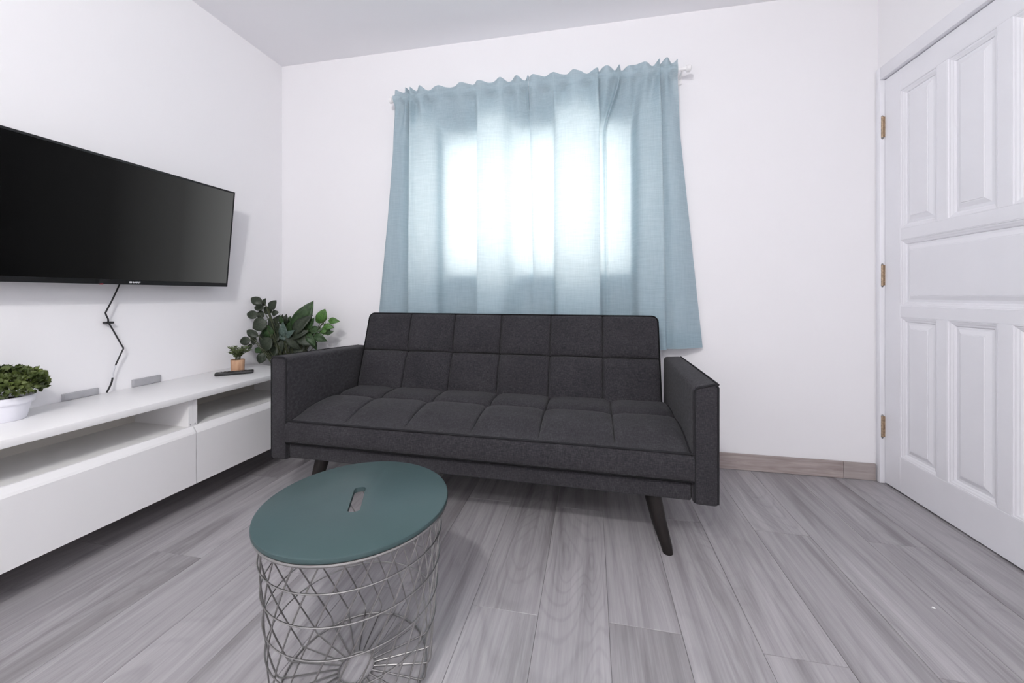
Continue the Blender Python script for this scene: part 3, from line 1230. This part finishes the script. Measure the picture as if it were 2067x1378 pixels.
# X, Y in a 6.89 times enlarged view whose corner is (420, 580); length; width; direction of tip; kind; colour; depth offset
LV = [(670, 185, 165, 125, 150, 'round', 'leaf_dark', .00), (785, 205, 115, 85, 80, 'round', 'leaf_dark', .02), (905, 242, 150, 130, 62, 'round', 'leaf_dark', -.01),
      (685, 282, 135, 100, 178, 'round', 'leaf_dark', .03), (830, 312, 125, 115, 130, 'round', 'leaf_dark', .03), (932, 356, 95, 85, 20, 'round', 'leaf_dark', .00),
      (612, 378, 165, 120, 168, 'round', 'leaf_dark', -.01), (732, 372, 120, 105, 95, 'round', 'leaf_dark', .03),
      (715, 520, 210, 200, 205, 'round', 'leaf_dark', -.03), (612, 640, 180, 110, 148, 'round', 'leaf_dark', -.02), (512, 745, 145, 125, 190, 'round', 'leaf_dark', -.03),
      (640, 745, 120, 105, -110, 'round', 'leaf_dark', -.01), (585, 832, 105, 70, -110, 'round', 'leaf_dark', -.03), (690, 872, 125, 85, 178, 'round', 'leaf_mid', -.02),
      (745, 985, 160, 130, -112, 'round', 'leaf_dark', -.04), (812, 790, 220, 210, -125, 'round', 'leaf_dark', -.05), (830, 600, 190, 180, 120, 'round', 'leaf_mid', -.03),
      (945, 470, 210, 150, 62, 'broad', 'leaf_dark', .02), (1040, 455, 170, 140, 100, 'pointed', 'leaf_dark', .01), (1078, 440, 150, 110, 82, 'pointed', 'leaf_dark', -.01),
      (1020, 450, 120, 90, 110, 'pointed', 'leaf_mid', -.02), (890, 510, 230, 200, 125, 'broad', 'leaf_dark', -.01), (960, 610, 250, 220, 85, 'broad', 'leaf_dark', -.03),
      (1000, 810, 260, 240, -85, 'broad', 'leaf_dark', -.04), (905, 700, 230, 220, -140, 'round', 'leaf_dark', -.02), (880, 900, 220, 200, -120, 'round', 'leaf_dark', -.03),
      (1050, 590, 230, 190, 102, 'pointed', 'leaf_silver', -.07), (1135, 645, 170, 170, 40, 'pointed', 'leaf_silver', -.08), (1070, 690, 180, 160, -30, 'pointed', 'leaf_silver', -.07),
      (1325, 430, 540, 430, 60, 'broad', 'leaf_mid', -.02), (1300, 520, 380, 380, 48, 'broad', 'leaf_dark', -.05), (1260, 650, 290, 280, 20, 'broad', 'leaf_dark', -.06), (1180, 770, 270, 250, -50, 'broad', 'leaf_dark', -.06),
      (1355, 745, 290, 260, -18, 'broad', 'leaf_dark', -.05), (1430, 720, 230, 190, -55, 'broad', 'leaf_mid', -.04), (1240, 830, 240, 220, -20, 'round', 'leaf_dark', -.02),
      (1420, 530, 240, 200, 70, 'broad', 'leaf_mid', -.02), (1100, 520, 260, 220, 75, 'broad', 'leaf_mid', .02),
      (1588, 395, 205, 150, 66, 'round', 'leaf_bright', -.01), (1560, 430, 150, 130, 120, 'round', 'leaf_bright', .01), (1752, 465, 160, 125, -4, 'pointed', 'leaf_bright', -.02),
      (1678, 545, 150, 130, -8, 'pointed', 'leaf_bright', -.03), (1640, 595, 140, 150, -50, 'round', 'leaf_bright', -.01), (1690, 628, 120, 70, 18, 'pointed', 'leaf_mid', -.02),
      (1505, 590, 190, 160, 8, 'pointed', 'leaf_mid', -.03), (1562, 702, 200, 170, -28, 'pointed', 'leaf_mid', -.03), (1480, 800, 150, 130, -70, 'pointed', 'leaf_mid', .00)]
rl = random.Random(3)
for i in range(34):      # leaves deeper in the crown
    LV.append((rl.uniform(760, 1420), rl.uniform(540, 960), rl.uniform(150, 220), rl.uniform(110, 170), rl.uniform(0, 360), rl.choice(['round', 'broad', 'broad']), rl.choice(['leaf_dark', 'leaf_dark', 'leaf_mid']), rl.uniform(.0, .07)))
root = Vector((PX, PY, 0))
tips = []
for (X, Y, ln, wd, ang, kind, col, dy) in LV:
    yy = PY + dy - .17 * max(0, (1080 - X) / 560)
    c_ = at_y(420 + X / 6.89, 580 + Y / 6.89, yy)
    depth = (c_ - Vector((0, 0, CAM_H))).dot(F)
    L = ln / 6.89 * depth / 788.0
    wk = {'round': .88, 'broad': .52, 'pointed': .50}[kind]
    if kind != 'round':
        wd = min(wd, ln * (.47 if kind == 'broad' else .58))
    W = wd / 6.89 * depth / 788.0 / wk
    a = math.radians(ang)
    tip = R * math.cos(a) + U * math.sin(a)
    tip = (tip + F * rl.uniform(-.28, .10)).normalized()
    nrm = (-F + U * rl.uniform(-.05, .35) + R * rl.uniform(-.3, .3))
    nrm = (nrm - tip * nrm.dot(tip)).normalized()
    side = tip.cross(nrm)
    mat = Matrix((side * W, tip * L, nrm * L)).transposed().to_4x4()
    # keep clear of the walls
    base = c_ - tip * (L * .5)
    for q in (base, base + tip * L, c_ + side * W * .45, c_ - side * W * .45):
        if q.y > YB - .03:
            base.y -= q.y - (YB - .03)
        if q.x < XL + .02:
            base.x += (XL + .02) - q.x
    mat.translation = base - root
    lf = obj('leaf', leafm[(kind, col)], plant)
    lf.matrix_local = mat
    tips.append((base - root, tip, col))
# stems: one spray for each group of leaves
for k, (b, tip, col) in enumerate(tips[:47]):
    z0 = .285
    s0 = Vector((rl.uniform(-.03, .03), rl.uniform(-.03, .03), z0))
    mid = Vector((b.x * .35, b.y * .5, z0 + (b.z - z0) * .55))
    near = b - tip * .02
    MB().tube(catmull([s0, mid, near, b + tip * .01], 5), [.0030] * 5 + [.0024] * 5 + [.0016] * 6, 5).build('stem', 'stem', plant, True)


def foliage(name, mat, parent, spots, seg=3):
    lm = leaf_shape('round', seg)
    m = MB()
    for (p, tip, nrm, L, W) in spots:
        tip = tip.normalized()
        nrm = (nrm - tip * nrm.dot(tip)).normalized()
        side = tip.cross(nrm)
        nv = (seg + 1) * 5
        vs = []
        for (x, y, z) in lm.v[:nv]:
            vs.append(p + side * (x * W) + tip * (y * L) + nrm * (z * L))
        fs = [f for f in lm.f[:seg * 4]]
        m.add(vs, fs)
    o = m.build(name, mat, parent, 'all')
    o['kind'] = 'stuff'
    return o


def rvec(r):
    while True:
        v = Vector((r.uniform(-1, 1), r.uniform(-1, 1), r.uniform(-1, 1)))
        if .05 < v.length < 1:
            return v.normalized()


# clipped topiary in a white pot
tp = thing('potted_topiary', 'small round boxwood topiary in a white pot on the worktop', 'plant', (-1.945, .955, .5108))
MB().lathe([(.044, 0), (.047, .003), (.0585, .056), (.064, .057), (.066, .060), (.0675, .079), (.066, .081), (.060, .081), (.058, .06)], 40).build('pot', 'pot', tp, True)
MB().lathe([(.0575, .064), (.0575, .068), (.02, .072)], 24).build('soil', 'soil', tp, True)
rt = random.Random(11)
sp = []
for i in range(1800):
    d = rvec(rt)
    if d.z < -.55:
        continue
    s = rt.uniform(.80, 1.03)
    p = Vector((d.x * .090 * s, d.y * .090 * s, .114 + d.z * .058 * s + .008 * (1 - d.z)))
    if p.z < .074:
        continue
    tipv = (d + rvec(rt) * .9 + Vector((0, 0, .3)))
    sp.append((p, tipv, d + rvec(rt) * .5, rt.uniform(.014, .021), rt.uniform(.013, .018)))
foliage('foliage', 'box_leaf', tp, sp)
MB().tube([(0, 0, .068), (.004, .002, .09), (0, 0, .115)], .006, 8).build('stem', 'stem', tp, True)

# small plant in a wooden pot
hp = thing('herb_plant', 'tiny leafy plant in a pale wooden pot behind the remote', 'plant', (-1.936, 1.835, .5108))
MB().lathe([(.0300, 0), (.0315, .002), (.0335, .062), (.0330, .064), (.0290, .064), (.028, .052)], 32).build('pot', 'woodpot', hp, True)
MB().lathe([(.0275, .050), (.0275, .056), (.01, .058)], 20).build('soil', 'soil', hp, True)
rh = random.Random(5)
sp = []
for k in range(17):
    a = 2 * PI * k / 17 + rh.uniform(-.2, .2)
    lean = rh.uniform(.3, 1.1)
    h = rh.uniform(.045, .075)
    end = Vector((math.cos(a) * lean * .065, math.sin(a) * lean * .065, .056 + h))
    mid = Vector((math.cos(a) * lean * .02, math.sin(a) * lean * .02, .056 + h * .6))
    pth = catmull([Vector((math.cos(a) * .012, math.sin(a) * .012, .054)), mid, end], 4)
    MB().tube(pth, .0011, 5).build('stem', 'stem', hp, True)
    for q in range(3, len(pth)):
        for s in (0, 1, 2):
            d = Vector((math.cos(a + s * 2.1 + q), math.sin(a + s * 2.1 + q), .55))
            sp.append((Vector(pth[q]), d, Vector((0, 0, 1)) + rvec(rh) * .5, rh.uniform(.014, .022), rh.uniform(.012, .016)))
foliage('foliage', 'herb_leaf', hp, sp)

# white speck of paint on the planks
spk = MB().lathe([(.0045, 0.0), (.0042, .0012), (.002, .0018)], 10).build('paint_speck', 'chalk')
spk.location = (1.003, 1.393, .0001)
tag(spk, 'tiny white paint speck on the grey floor in front of the door', 'speck')
